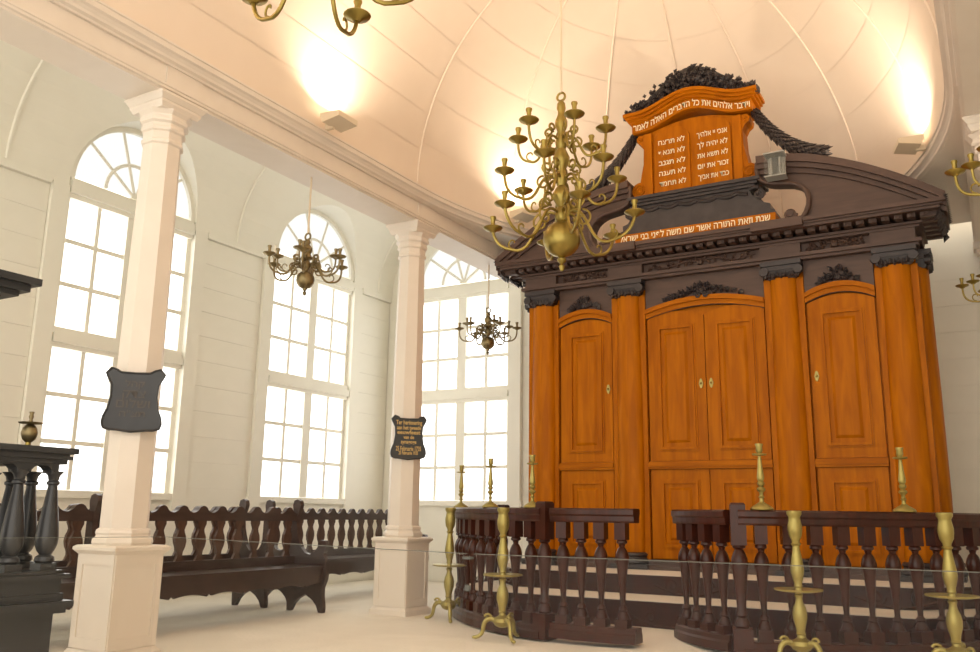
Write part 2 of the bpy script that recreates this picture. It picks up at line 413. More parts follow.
# ------------------------------------------------------------------ columns
def oct_lathe(m, prof): return m.lathe([(r/math.cos(PI/8), z) for r, z in prof], 8, rot=PI/8)
def make_column(name, label):
    t = thing(name, label, 'column', group='octagonal columns of the nave')
    p = MB().taper(0, 0, 0, .05, .225, .222).taper(0, 0, .05, .075, .215, .197).box(-.19, .19, -.19, .19, .07, .70)
    ped = p.build('pedestal', 'column', t)
    for k in range(4):                                    # panel framing on each face
        fr = MB().box(-.19, -.135, -.199, -.188, .08, .69).box(.135, .19, -.199, -.188, .08, .69).box(-.135, .135, -.199, -.188, .62, .69).box(-.135, .135, -.199, -.188, .08, .15)
        o = fr.build('panel_frame', 'column', ped); o.rotation_euler = (0, 0, k*PI/2)
    MB().taper(0, 0, .69, .715, .20, .222).box(-.225, .225, -.225, .225, .715, .735).taper(0, 0, .735, .748, .225, .205).build('pedestal_cap', 'column', t)
    b = MB(); oct_lathe(b, [(.0, .745), (.182, .745), (.192, .765), (.188, .79), (.172, .805), (.168, .815), (.174, .83), (.170, .85), (.155, .862), (.0, .862)]).build('base', 'column', t)
    s = MB(); oct_lathe(s, [(.152, .86), (.150, 1.6), (.142, 2.8), (.130, 3.70)]).build('shaft', 'column', t)
    c = MB(); oct_lathe(c, [(.13, 3.69), (.145, 3.70), (.148, 3.72), (.136, 3.735), (.136, 3.79), (.152, 3.80), (.156, 3.82), (.148, 3.835), (.148, 3.855), (.168, 3.868), (.172, 3.89), (.160, 3.90), (.162, 3.92), (.185, 3.945), (.19, 3.955)]).build('capital', 'column', t)
    MB().taper(0, 0, 3.95, 3.985, .165, .185).box(-.185, .185, -.185, .185, 3.985, 4.005).taper(0, 0, 4.005, 4.04, .19, .212).box(-.215, .215, -.215, .215, 4.04, ZB-.001).build('abacus', 'column', t)
    return t
col1 = make_column('column', 'white octagonal column bearing the faded black plaque, nearest the dark reading platform'); col1.location = (XL, YC1, 0)
col2 = copy_tree(col1); col2.location = (XL, YC2, 0); col2['label'] = 'white octagonal column bearing the plaque with gilt lettering, before the end window'
col3 = copy_tree(col1); col3.location = (XR+.02, YC2, 0); col3['label'] = 'white octagonal column cut off by the right edge of the picture'
def pilaster(name, x):
    m = MB().box(x-.19, x+.19, YE-.16, YE, 0, .7).box(x-.225, x+.225, YE-.2, YE, .7, .745).box(x-.15, x+.15, YE-.12, YE, .745, 3.8)
    m.box(x-.17, x+.17, YE-.15, YE, 3.8, 3.84).box(x-.16, x+.16, YE-.14, YE, 3.84, 3.93).box(x-.185, x+.185, YE-.17, YE, 3.93, 3.98).box(x-.215, x+.215, YE-.20, YE, 3.98, ZB-.001)
    return struct(m.build(name, 'column'))
pilaster('trim_5', XL+.06); pilaster('trim_6', XR)

# ------------------------------------------------------------------ plaques on the columns
def plaque(label, loc, w_, h_, lines, lm, heb):
    t = thing('plaque', label, 'plaque', loc, PI/4, 'shaped black plaques on the columns')
    a, b = w_/2, h_/2; top = []; n = 8
    R_ = [(.0, -b-.012), (.05, -b-.006), (.10, -b), (a-.05, -b), (a-.012, -b+.015), (a, -b+.05), (a-.005, -b+.09), (a-.03, -b+.15), (a-.045, .02), (a-.04, b-.12), (a-.012, b-.065), (a, b-.04), (a-.035, b), (a-.07, b-.012), (.1, b-.03), (0, b-.034)]
    poly = R_ + [(-u, v) for u, v in R_[-2:0:-1]]
    MB().prism(poly, 0, .03).build('board', 'black', t)
    rim = [(u*.965, .0, v*.965) for u, v in poly]; rim.append(rim[0])
    MB().tube(rim, .008, 6).build('rim', 'black', t, True)
    for (txt, sz, z, wd) in lines:
        o = link('lettering', text_mesh('lettering', txt, sz, lm, .001, heb, width=wd, bold=.001), t, (0, -.002, z))
    return t
q = .165
plaque('black wooden plaque with faint faded lettering on the nearest white column', (XL+q*.7071+.01, YC1-q*.7071-.01, 1.745), .40, .445,
       [('קהל', .062, .105, .13), ('צדק', .085, .035, .15), ('ושלום', .085, -.035, .22), ('תצ"ה', .06, -.105, .17)], 'dimgold', True)
plaque('black wooden plaque with gilt lettering on the white column before the end window', (XL+q*.7071+.01, YC2-q*.7071-.01, 1.75), .37, .445,
       [('Ter herinnering', .062, .145, .27), ('aan het tweede', .058, .092, .25), ('eeuwfeest', .058, .045, .24), ('van de', .05, -.005, .11), ('synagoge', .055, -.052, .16), ('25 Februarie 1735', .066, -.122, .26), ('25 Februarie 1935', .05, -.165, .2)], 'gold', False)

# ------------------------------------------------------------------ ark
ark = thing('torah_ark', 'monumental amber wooden ark with dark carved entablature and tablets of the commandments', 'ark', (XC, 0, 0))
YF = 8.93; ZA = .45
AB = 2.09                                               # half width
MB().box(-AB+.03, AB-.03, YF+.02, YF+.55, ZA, 3.62).build('carcass', 'orange', ark)
MB().box(-AB-.02, AB+.02, YF-.14, YF+.57, ZA, ZA+.045).box(-AB, AB, YF-.06, YF+.56, ZA+.045, ZA+.10).build('plinth', 'umber', ark)
def arch_top(x0, x1, z0, zs, rise, n=10):
    xm = (x0+x1)/2; hw = (x1-x0)/2
    return [(x0, z0), (x1, z0)]+[(xm+hw*math.cos(t*PI/n) if False else x1-(x1-x0)*t/n, zs+rise*(1-((x1-(x1-x0)*t/n-xm)/hw)**2)) for t in range(n+1)]
def ring_poly(mb, out, inn, d0, d1):
    # frame between two outlines with the same number of points
    n = len(out); vs_ = [(u, d0, v) for u, v in out]+[(u, d0, v) for u, v in inn]+[(u, d1, v) for u, v in out]+[(u, d1, v) for u, v in inn]
    fs_ = []
    for i in range(n):
        j = (i+1) % n
        fs_ += [(i, j, n+j, n+i), (2*n+i, 3*n+i, 3*n+j, 2*n+j), (i, 2*n+i, 2*n+j, j), (n+i, n+j, 3*n+j, 3*n+i)]
    return mb.add(vs_, fs_)
def inset(x0, x1, z0, zs, rise, d): return arch_top(x0+d, x1-d, z0+d, zs-d+rise*.3, 0)
def ark_door(x0, x1, z0, zs, rise, key=None, crest=False):
    d = MB().prism(arch_top(x0, x1, z0, zs, rise), YF-.02, YF+.02)
    dr = d.build('door', 'orange', ark)
    for a, b, y0_, y1_, nm in ((.10, .118, YF-.030, YF-.018, 'moulding'), (.118, .145, YF-.044, YF-.018, 'moulding')):
        A = inset(x0, x1, z0, zs, rise, a); B = inset(x0, x1, z0, zs, rise, b)
        ring_poly(MB(), A, B, y0_, y1_).build(nm, 'orange', dr)
    pn = MB(); A = inset(x0, x1, z0, zs, rise, .185); B = inset(x0, x1, z0, zs, rise, .215)
    n = len(A); pn.add([(u, YF-.019, v) for u, v in A]+[(u, YF-.038, v) for u, v in B], [tuple(range(n, 2*n))]+[(i, (i+1) % n, n+(i+1) % n, n+i) for i in range(n)])
    pn.build('panel', 'orange', dr)
    if key is not None:
        k = MB().prism([(key+.018*math.cos(a)*(1.25 if abs(math.sin(a)) < .3 else 1), 2.36+.052*math.sin(a)) for a in [2*PI*i/14 for i in range(14)]], YF-.032, YF-.018)
        k.build('keyhole_plate', 'brass_pale', dr)
        MB().sphere(key, YF-.04, 2.36, .012, 8).build('key_knob', 'brass', dr)
    return dr
ZM0, ZM1 = 1.475, 1.555
bays = ((-1.69, -1.04), (-.64, .64), (1.04, 1.69))
def bay_doors(x0, x1, two):
    e = .012
    xs = ((x0+e, (x0+x1)/2-.004), ((x0+x1)/2+.004, x1-e)) if two else ((x0+e, x1-e),)
    for i, (a, b) in enumerate(xs):
        ark_door(a, b, .56, ZM0-.005, 0)
        if two:                                           # half of one shared arch
            key = b-.05 if i == 0 else a+.05
            zs0 = 3.10; 
            dr = ark_door(a, b, ZM1+.005, zs0, .07, key)
        else:
            key = (b-.045) if x0 < 0 else (a+.05)
            ark_door(a, b, ZM1+.005, 3.10, .07, key)
    MB().box(x0, x1, YF-.05, YF, ZM0, ZM1).box(x0, x1, YF-.065, YF, ZM0+.025, ZM1-.02).build('lock_rail', 'orange_x', ark)
    # arched head moulding over the bay
    am = MB(); n = 16; xm = (x0+x1)/2; hw = (x1-x0)/2; rs = .085 if not two else .10
    cv = lambda x: rs*(1-((x-xm)/hw)**2)
    for (o0, o1, yf) in ((.0, .05, YF-.045), (.05, .10, YF-.07)):
        poly = [(x0+(x1-x0)*i/n, 3.105+o0+cv(x0+(x1-x0)*i/n)) for i in range(n+1)]+[(x1-(x1-x0)*i/n, 3.105+o1+cv(x1-(x1-x0)*i/n)) for i in range(n+1)]
        am.prism(poly, yf, YF)
    am.build('arched_moulding', 'orange_x', ark)
    MB().prism([(x0+(x1-x0)*i/n, 3.10+cv(x0+(x1-x0)*i/n)) for i in range(n+1)]+[(x1, 3.56), (x0, 3.56)], YF-.03, YF+.01).build('spandrel', 'umber', ark)
    # carved crest on the arch: leaves fanning out from the middle
    cr = MB(); zt = 3.215+rs; W_ = .17 if not two else .40
    nl = 54 if not two else 80
    for i in range(nl):
        u = random.uniform(-1, 1); hgt = (1-abs(u))**1.5
        x = xm+u*W_; zz = 3.205+cv(x)+random.random()*((.10 if two else .15)*hgt+.015)
        ang = PI/2-u*1.25+random.uniform(-.5, .5)
        cr.leaf((x, YF-.045, zz), (math.cos(ang), -.25, math.sin(ang)), (0, -1, .2), random.uniform(.05, .085), .045, .022)
    cr.sphere(xm, YF-.06, 3.25+rs, .035, 8); 
    for s in (-1, 1):
        pts = spiral(xm+s*.045, 3.20+rs, .035, .008, 0 if s > 0 else PI, (0 if s > 0 else PI)+s*3.5*PI/1.5, 12)
        if two: cr.tube([(u, YF-.08, v) for u, v in pts], .012, 6)
    stuff(cr.build('crest_carving', 'ebony', ark))
for b_ in bays: bay_doors(b_[0], b_[1], b_[0] < -.5 and b_[1] > .5)
def ark_capital(p, x, y, hw, rotz=0):
    c = MB()
    c.taper(0, 0, 3.37, 3.46, hw*.70, hw*.86, .10, .13).box(-hw*1.03, hw*1.03, -.16, .12, 3.50, 3.545).box(-hw*.95, hw*.95, -.14, .12, 3.455, 3.50)
    for s in (-1, 1):
        c.lathe([(0, -.03), (.045, -.03), (.05, 0), (.045, .03), (0, .03)], 10)
        k = len(c.v)-50 
        for i in range(50):
            a, b, d = c.v[k+i]; c.v[k+i] = (s*hw*.86+a, -.125+d, 3.445+b)
    for i in range(9):
        u = -1+2*i/8
        c.leaf((u*hw*.72, -.105, 3.36+.01*(i % 2)), (u*.3, -.5, 1), (0, -1, 0), .085, .05, .02)
    o = c.build('capital', 'ebony', p); o.location = (x, y, 0); o.rotation_euler = (0, 0, rotz); return o
def ark_col(x, hw, y=YF, rotz=0):
    fl = MB().box(-hw, hw, -.045, .02, .55, 3.38)
    fl.lathe([(.135, .56), (.148, 1.2), (.145, 2.2), (.128, 3.38)], 14, 0, -.035, 0, PI, 2*PI)
    fl.v = [(a, b if b > -.046 else -.045+(b+.045)*.62, c) for a, b, c in fl.v]
    o = fl.build('half_column', 'orange', ark, True); o.location = (x, y, 0); o.rotation_euler = (0, 0, rotz)
    b = MB().box(-hw-.01, hw+.01, -.19, .02, .455, .50).lathe([(.165, .50), (.185, .52), (.18, .545), (.155, .56), (.15, .575), (.165, .59), (.16, .61), (.14, .62)], 14, 0, -.03, 0, PI, 2*PI)
    b.build('column_base', 'ebony', o)
    ark_capital(o, 0, -.0, hw)
    return o
for x, hw in ((-1.89, .19), (-.84, .195), (.84, .195), (1.89, .19)): ark_col(x, hw)
for s in (-1, 1):                                        # returns on the two sides
    ark_col(s*(AB-.05), .17, YF+.24, s*PI/2)
# entablature
def ent(name, z0, z1, pr_, m, parent=ark, sides=True, zz=None):
    x = AB+pr_
    return MB().box(-x, x, YF-.10-pr_, YF+.60, z0, z1).build(name, m, parent)
ar = MB().box(-AB-.02, AB+.02, YF-.11, YF+.6, 3.545, 3.575).box(-AB-.05, AB+.05, YF-.14, YF+.6, 3.575, 3.61).build('architrave', 'umber', ark)
fr = MB().box(-AB, AB, YF-.06, YF+.58, 3.61, 3.73)
for x in (-1.89, -.84, .84, 1.89): fr.box(x-.20, x+.20, YF-.13, YF, 3.61, 3.73)
fr.build('frieze', 'umber', ark)
def scroll_carving(x0, x1, z, y, amp=.045):
    c = MB(); n = 30; xm = (x0+x1)/2
    for s in (-1, 1):
        pts = [(xm+s*(x1-x0)/2*i/n, y, z+amp*math.sin(i/n*2.2*PI)*(1-.3*i/n)) for i in range(n+1)]
        c.tube(pts, [.014*(1-.5*i/n) for i in range(n+1)], 6)
        for i in range(2, n, 2):
            x, _, zz = pts[i]; a = random.uniform(-1, 1)+(PI/2 if (i//2) % 2 else -PI/2)
            c.leaf((x, y, zz), (math.cos(a)*.8+s*.5, -.15, math.sin(a)), (0, -1, 0), .07, .04, .018)
    c.sphere(xm, y-.01, z, .04, 8)
    return stuff(c.build('frieze_carving', 'umber', ark))
for b_ in bays: scroll_carving(b_[0]+.06, b_[1]-.06, 3.668, YF-.075, .028)
co = MB()
for z0, z1, p_ in ((3.80, 3.825, .04), (3.825, 3.85, .07)): co.box(-AB-p_, AB+p_, YF-.1-p_, YF+.6, z0, z1)
for z0, z1, p_ in ((3.895, 3.925, .235), (3.925, 3.945, .255), (3.945, 3.985, .28)): co.box(-AB-p_, AB+p_, YF-.1-p_+.0, YF+.62, z0, z1)
co.box(-1.12, -.62, YF-.405, YF-.3, 3.90, 3.99).box(.62, 1.12, YF-.405, YF-.3, 3.90, 3.99)
co.build('cornice', 'umber', ark)
dm = MB()
n = 40
for i in range(n):
    x = -AB-.1+(2*AB+.2)*i/(n-1); dm.box(x-.034, x+.034, YF-.27, YF-.12, 3.858, 3.895); dm.leaf((x, YF-.27, 3.885), (0, -.4, -1), (0, -1, .3), .04, .05, .015)
for s in (-1, 1):
    for i in range(6):
        y = YF-.22+i*.15; dm.box(min(s*(AB+.06), s*(AB+.21)), max(s*(AB+.06), s*(AB+.21)), y-.032, y+.032, 3.85, 3.895)
stuff(dm.build('modillion_course', 'umber', ark))
# acanthus hanging at the cornice corners
for s in (-1, 1):
    a = MB()
    for i in range(26):
        y = YF-.34+random.random()*.85
        a.leaf((s*(AB+.24), y, 3.90-random.random()*.03), (s*random.uniform(-.9, -.2), random.uniform(-.3, .3), -1), (s, 0, 0), random.uniform(.07, .13), .07, .03)
    for i in range(16):
        a.leaf((s*(AB+.26), YF-.36+i*.058, 3.975), (s*.9, 0, .35), (0, 0, 1), .06, .06, .015)
    stuff(a.build('acanthus_fringe', 'ebony', ark))
# broken curved pediment
def ped_top(x): return 3.985+.70*math.cos(min(1, max(0, (x-.66)/1.74))*PI/2)**.92
for s in (-1, 1):
    n = 18; xs = [.70+1.68*i/n for i in range(n+1)]
    # inner S-shaped edge ending in a scroll
    inner = bez((.70, 4.66), (.66, 4.44), (.78, 4.42), (.93, 4.40), 8)+bez((.93, 4.40), (1.18, 4.38), (1.26, 4.18), (1.10, 3.985), 8)[1:]
    poly = [(s*x, ped_top(x)) for x in xs]+[(s*2.38, 3.985)]+[(s*u, v) for u, v in inner[::-1]]
    tym = MB().prism(poly, YF-.26, YF-.10).build('pediment', 'umber', ark)
    # raking mouldings that follow the curve
    for o0, o1, yf in ((-.05, .03, YF-.36), (-.10, -.05, YF-.33), (-.15, -.10, YF-.29)):
        a = [(s*x, ped_top(x)+o0) for x in xs]+[(s*x, ped_top(x)+o1) for x in xs[::-1]]
        MB().prism(a, yf, YF-.08).build('raking_moulding', 'umber', tym)
    e = [(s*u, YF-.30, v) for u, v in inner]
    MB().tube(e, .024, 8).build('scroll_edge', 'umber', tym, True)
    sp = spiral(s*1.00, 4.055, .055, .014, 0 if s > 0 else PI, (0 if s > 0 else PI)+s*(-3.6*PI) , 26)
    MB().tube([(u, YF-.30, v) for u, v in sp], .020, 8).build('volute', 'umber', tym, True)
    MB().lathe([(0, -.05), (.03, -.05), (.034, 0), (.03, .05), (0, .05)], 12).xform(Matrix.Translation((s*1.00, YF-.28, 4.055)) @ Matrix.Rotation(PI/2, 4, 'X')).build('volute_eye', 'umber', tym, True)
# inscription strip and pedestal of the tablets
YT = YF-.10
MB().box(-.86, .86, YT-.24, YT+.2, 3.985, 4.09).build('inscription_strip', 'orange_x', ark)
link('inscription', text_mesh('inscription', 'שנת וזאת התורה אשר שם משה לפני בני ישראל', .1, 'cream', .002, width=1.62, bold=.0012), ark, (0, YT-.242, 4.04))
pb = MB()
R_ = [(.86, 4.09), (.84, 4.15), (.80, 4.16), (.80, 4.22), (.74, 4.24), (.70, 4.30), (.62, 4.34), (.60, 4.42)]
pb.prism([(u, v) for u, v in R_]+[(-u, v) for u, v in R_[::-1]], YT-.16, YT+.2)
pb.box(-.66, .66, YT-.19, YT+.2, 4.42, 4.45).box(-.69, .69, YT-.21, YT+.2, 4.45, 4.48).box(-.72, .72, YT-.235, YT+.2, 4.48, 4.515)
pbo = pb.build('tablet_pedestal', 'ebony', ark)
sc = MB()
pts = [(-.58+1.16*i/60, YT-.17, 4.385-.03*abs(math.sin(i/60*PI*5.5))*1.0) for i in range(61)]
sc.tube(pts, .022, 6)
for s in (-1, 1):
    sp = spiral(s*.70, 4.33, .05, .012, PI/2, PI/2-s*3*PI, 20); sc.tube([(u, YT-.18, v) for u, v in sp], .02, 6)
    sc.tube([(s*.60, YT-.18, 4.40), (s*.66, YT-.18, 4.415), (s*.70, YT-.18, 4.405)], .022, 6)
sc.build('scalloped_carving', 'ebony', pbo, True)
# tablets
tb = MB().prism([(-.54, 4.515), (.54, 4.515), (.54, 5.27)]+[(.54-1.08*i/12, 5.27+.10*math.sin(PI*i/12)) for i in range(1, 12)]+[(-.54, 5.27)], YT-.10, YT+.14)
tbo = tb.build('tablet_board', 'orange', ark)
for s in (-1, 1):
    tp = [(s*.025, 4.56), (s*.425, 4.56), (s*.425, 5.16)]+[(s*(.225+.20*math.cos(PI*i/10)), 5.16+.15*math.sin(PI*i/10)) for i in range(1, 10)]+[(s*.025, 5.16)]
    MB().prism(tp, YT-.125, YT-.095).build('tablet', 'orange', tbo)
    MB().box(min(s*.45, s*.54), max(s*.45, s*.54), YT-.14, YT-.09, 4.52, 5.27).build('side_pilaster', 'orange', tbo)
    br = [(.54, 5.27), (.54, 4.52), (.64, 4.52)]+[(.60+.095*math.cos(a), 4.62+.095*math.sin(a)) for a in [-PI/3+i*(PI*.85)/8 for i in range(9)]]+[(.58, 4.80), (.555, 4.92), (.548, 5.10), (.58, 5.16), (.62, 5.19), (.63, 5.24), (.60, 5.27)]
    bk = MB().prism([(s*u, v) for u, v in br], YT-.12, YT+.10).build('scroll_bracket', 'orange', tbo)
    sp = spiral(.60, 4.62, .07, .012, 0, 3.4*PI, 20)
    MB().tube([(s*u, YT-.125, v) for u, v in sp], .010, 6).build('scroll_line', 'orange', bk)
    sp = spiral(.585, 5.22, .03, .008, 0, 3*PI, 14); MB().tube([(s*u, YT-.125, v) for u, v in sp], .008, 6).build('scroll_line', 'orange', bk)
def crown(x):                                          # underside of the arched head
    t = min(1, abs(x)/.60)
    return 5.30+.155*(.5+.5*math.cos(PI*min(1, t*1.0)))
xs = [-.74+1.48*i/28 for i in range(29)]
hd = MB()
for o0, o1, yf, k in ((0, .115, YT-.16, .90), (.115, .145, YT-.20, .94), (.145, .175, YT-.23, .97), (.175, .21, YT-.255, 1.0)):
    a = [(x*k, crown(x)+o0) for x in xs]+[(x*k, crown(x)+o1) for x in xs[::-1]]
    hd.prism(a, yf, YT+.16)
hdo = hd.build('arched_head', 'orange_x', tbo)
def arcf(x, y, z): return (x, y, z+crown(x)+.056)
link('inscription', text_mesh('inscription', 'וידבר אלהים את כל הדברים האלה לאמר', .105, 'cream', .002, width=1.30, bold=.0012, func=arcf), tbo, (0, YT-.162, 0))
colR = ['אנכי יי אלהיך', 'לא יהיה לך', 'לא תשא את', 'זכור את יום', 'כבד את אביך']
colL = ['לא תרצח', 'לא תנאף', 'לא תגנב', 'לא תענה', 'לא תחמד']
for k in range(5):
    z = 5.135-k*.122
    link('commandment', text_mesh('commandment', colR[k], .083, 'cream', .001, width=.33, bold=.0008), tbo, (.225, YT-.127, z))
    link('commandment', text_mesh('commandment', colL[k], .083, 'cream', .001, width=.30, bold=.0008), tbo, (-.225, YT-.127, z))
# carved foliage crest
cr = MB()
def crest_h(x): return .31*max(0, 1-(abs(x)/.73)**1.7)**.8+.02
pl = [(x, crown(x)+.20) for x in xs]+[(x*.98, crown(x)+.20+crest_h(x)*.97) for x in xs[::-1]]
cr.prism(pl, YT-.12, YT+.05)
for i in range(520):
    x = random.uniform(-.73, .73); hh = crest_h(x); zz = crown(x)+.20+random.random()*hh*.86
    ang = math.atan2(zz-5.35, x*1.3)+random.choice((-1, 1))*random.uniform(.6, 1.5)
    cr.leaf((x, YT-.11-.10*random.random(), zz), (math.cos(ang), random.uniform(-.3, .1), math.sin(ang)), (0, -1, .3), random.uniform(.045, .07), random.uniform(.045, .06), .02)
for i in range(16):
    x = random.uniform(-.5, .5); cr.sphere(x, YT-.16, crown(x)+.2+random.random()*crest_h(x)*.8, .03, 8)
stuff(cr.build('crest_carving', 'ebony', ark))
# leaf garlands falling from the tablets
def garland(pts, r0_, r1_):
    g_ = MB(); n = 34
    for i in range(n):
        t = i/(n-1); k = min(int(t*(len(pts)-1)), len(pts)-2); f_ = t*(len(pts)-1)-k
        p = Vector(pts[k]).lerp(Vector(pts[k+1]), f_); d = (Vector(pts[k+1])-Vector(pts[k])).normalized(); r = r0_+(r1_-r0_)*t
        for j in range(7):
            a = 2*PI*j/7+i*.6; nn = Vector((0, -1, 0))*math.cos(a)+d.cross(Vector((0, -1, 0)))*math.sin(a)
            g_.leaf(p+nn*r*.35, d*.85+nn*.6, nn, r*2.2, r*1.2, r*.35)
    return stuff(g_.build('leaf_garland', 'ebony', ark))
for s in (-1, 1):
    garland(bez((s*.66, YT-.05, 5.33), (s*.80, YT-.1, 5.05), (s*1.0, YT-.12, 4.78), (s*1.30, YT-.16, 4.66), 12), .035, .062)

UPPER = ('cornice', 'modillion_course', 'acanthus_fringe', 'pediment', 'inscription_strip', 'inscription', 'tablet_pedestal', 'tablet_board', 'leaf_garland')
crests = sorted((o for o in ark.children if o.name.startswith('crest_carving')), key=lambda o: max(v.co.z for v in o.data.vertices))
for o in list(ark.children):
    if o.name.split('.')[0] in UPPER or o == crests[-1]: o.location.z -= .085
# steps of the ark
st = thing('ark_steps', 'two dark wooden steps with sand-strewn treads leading up to the ark', 'steps', (XC, 0, 0))
for (y0_, z0, z1, hw) in ((7.5, 0, .27, 2.36), (8.1, .27, .45, 2.30)):
    def plan(e): return [(-hw+.45-e, y0_-e), (hw-.45+e, y0_-e), (hw+e, y0_+.55-e), (hw+e, 9.6), (-hw-e, 9.6), (-hw-e, y0_+.55-e)]
    r_ = MB().prism(plan(0), z0, z1-.03, 'xy').prism(plan(.025), z1-.03, z1-.005, 'xy').build('riser', 'rail', st)
    for xx in (-1.75, 0, 1.75):
        o = MB()
        for s in (-1, 1):
            sp = spiral(xx+s*.16, (z0+z1)/2, .07, .012, 0, s*3.2*PI, 22); o.tube([(u, y0_-.004, v) for u, v in sp], .012, 5)
        o.tube([(xx-.33+.66*i/16, y0_-.004, (z0+z1)/2-.075*math.sin(PI*i/16)) for i in range(17)], .012, 5)
        o.build('carved_scroll', 'rail', r_)
    MB().prism(plan(.005), z1-.006, z1, 'xy').build('sand_tread', 'sand', st)

# ------------------------------------------------------------------ balustrade round the ark
BC = (XC, 9.297); BR = 2.75
def baluster_mesh():
    m = MB().box(-.038, .038, -.038, .038, .80, .935)
    m.lathe([(.030, .80), (.036, .79), (.036, .775), (.022, .765), (.018, .745), (.028, .73), (.038, .705), (.046, .67), (.046, .64), (.038, .60), (.030, .52), (.023, .42), (.017, .33), (.016, .30), (.027, .285), (.032, .27), (.024, .26), (.034, .235), (.042, .21), (.038, .19), (.030, .18)], 12)
    m.box(-.043, .043, -.043, .043, .105, .20); m.v = [(a*1.2, b*1.2, c) for a, b, c in m.v]
    return m.mesh('baluster', 'rail', True)
BM = baluster_mesh()
def newel_mesh():
    m = MB().box(-.056, .056, -.056, .056, .79, 1.085).taper(0, 0, 1.085, 1.10, .056, .045)
    m.lathe([(.045, .79), (.05, .775), (.03, .76), (.045, .73), (.060, .69), (.062, .65), (.05, .55), (.038, .42), (.032, .33), (.045, .31), (.045, .29), (.034, .28), (.05, .25), (.056, .22), (.045, .20)], 14)
    m.box(-.07, .07, -.07, .07, .0, .205)
    return m.mesh('newel_post', 'rail', True)
NM = newel_mesh()
RAILP = [(-.055, .935), (.055, .935), (.062, .95), (.062, .985), (.075, 1.0), (.075, 1.035), (.06, 1.048), (-.06, 1.048), (-.075, 1.035), (-.075, 1.0), (-.062, .985), (-.062, .95)]
FOOTP = [(-.08, .0), (.08, .0), (.08, .06), (.065, .075), (.065, .105), (.055, .115), (-.055, .115), (-.065, .105), (-.065, .075), (-.08, .06)]
def arcpt(a, r=BR): return (BC[0]+r*math.sin(a), BC[1]-r*math.cos(a), -math.sin(a), math.cos(a))
A1 = math.radians(94)
def gate_a(s): return math.asin((.765 if s < 0 else .835)/BR)
def balustrade(s, label):
    A0 = gate_a(s)
    t = thing('balustrade', label, 'balustrade', group='curved balustrades of the ark')
    n = 26; p = [arcpt(s*(A0+(A1-A0)*i/n)) for i in range(n+1)]
    MB().sweep(RAILP, p).build('hand_rail', 'rail', t); MB().sweep(FOOTP, p).build('foot_rail', 'rail', t)
    for a in (A0, A1):
        x, y, _, _ = arcpt(s*a); link('newel_post', NM, t, (x, y, 0), (0, 0, s*a))
    nb = 18
    for i in range(nb):
        a = A0+(A1-A0)*(i+.8)/(nb+.6); x, y, _, _ = arcpt(s*a); link('baluster', BM, t, (x, y, 0), (0, 0, s*a))
    return t
balustrade(-1, 'curved dark balustrade section to the left of the ark gates')
balustrade(1, 'curved dark balustrade section to the right of the ark gates')
def gate(label, hinge, ang, s):
    t = thing('balustrade_gate', label, 'gate', (hinge[0], hinge[1], 0), ang, 'gates before the ark')
    L = .81; n = 8; bow = .05
    p = []
    for i in range(n+1):
        u = s*(.075+(L-.075)*i/n); k = (i/n-.5)*2; p.append((u, -bow*(1-k*k), 0, 1))
    MB().sweep(RAILP, p).build('hand_rail', 'rail', t)
    MB().sweep([(o, z+.03) for o, z in FOOTP], p).build('foot_rail', 'rail', t)
    for i in range(4):
        f_ = (i+.62)/4.3; k = (f_-.5)*2; link('baluster', BM, t, (s*(.075+(L-.075)*f_), -bow*(1-k*k), .005))
    return t
gate('closed dark balustrade gate leaf in front of the ark steps', arcpt(-gate_a(-1))[:2], 0, 1)
gate('dark balustrade gate leaf standing open toward the ark', arcpt(gate_a(1))[:2], -math.radians(40), -1)

# ------------------------------------------------------------------ brass candlesticks on the rail and floor stands
def candlestick_mesh(parts):
    return parts
def make_candlestick(label):
    t = thing('candlestick', label, 'candlestick', group='brass candlesticks along the balustrade')
    MB().lathe([(0, 0), (.082, 0), (.086, .008), (.078, .02), (.055, .035), (.03, .05), (.018, .06)], 20).build('foot', 'brass_pale', t, True)
    MB().lathe([(.016, .055), (.014, .085), (.024, .095), (.014, .105), (.014, .125), (.022, .135), (.034, .15), (.024, .165), (.014, .172), (.026, .185), (.028, .20), (.018, .21), (.026, .225), (.028, .24), (.020, .30), (.013, .38), (.011, .40)], 14).build('stem', 'brass_pale', t, True)
    MB().lathe([(0, .40), (.012, .40), (.05, .405), (.056, .414), (.05, .418), (.012, .414), (0, .414)], 18).build('drip_pan', 'brass_pale', t, True)
    MB().lathe([(0, .414), (.012, .415), (.026, .435), (.024, .47), (.030, .485), (.028, .492), (.015, .492), (.0, .46)], 14).build('candle_socket', 'brass_pale', t, True)
    return t
cs = None
for px, py, k, lab in ((-1.545, None, 1.0, 'tall brass candlestick on the rail just right of the open gate'), (-.63, None, .98, 'brass candlestick on the rail in front of the rightmost ark column'),
                 (-3.455, None, .90, 'brass candlestick on the rail beside the left gate post, against the ark'), (-4.03, None, .90, 'middle one of three brass candlesticks on the left curved rail, against the window'), (-4.85, None, .88, 'farthest left brass candlestick standing on the curved rail')):
    y = BC[1]-math.sqrt(BR**2-(px-XC)**2)
    if cs is None: cs = o = make_candlestick(lab)
    else: o = copy_tree(cs); o['label'] = lab
    o.location = (px, y, 1.0485); o.scale = (k, k, k)
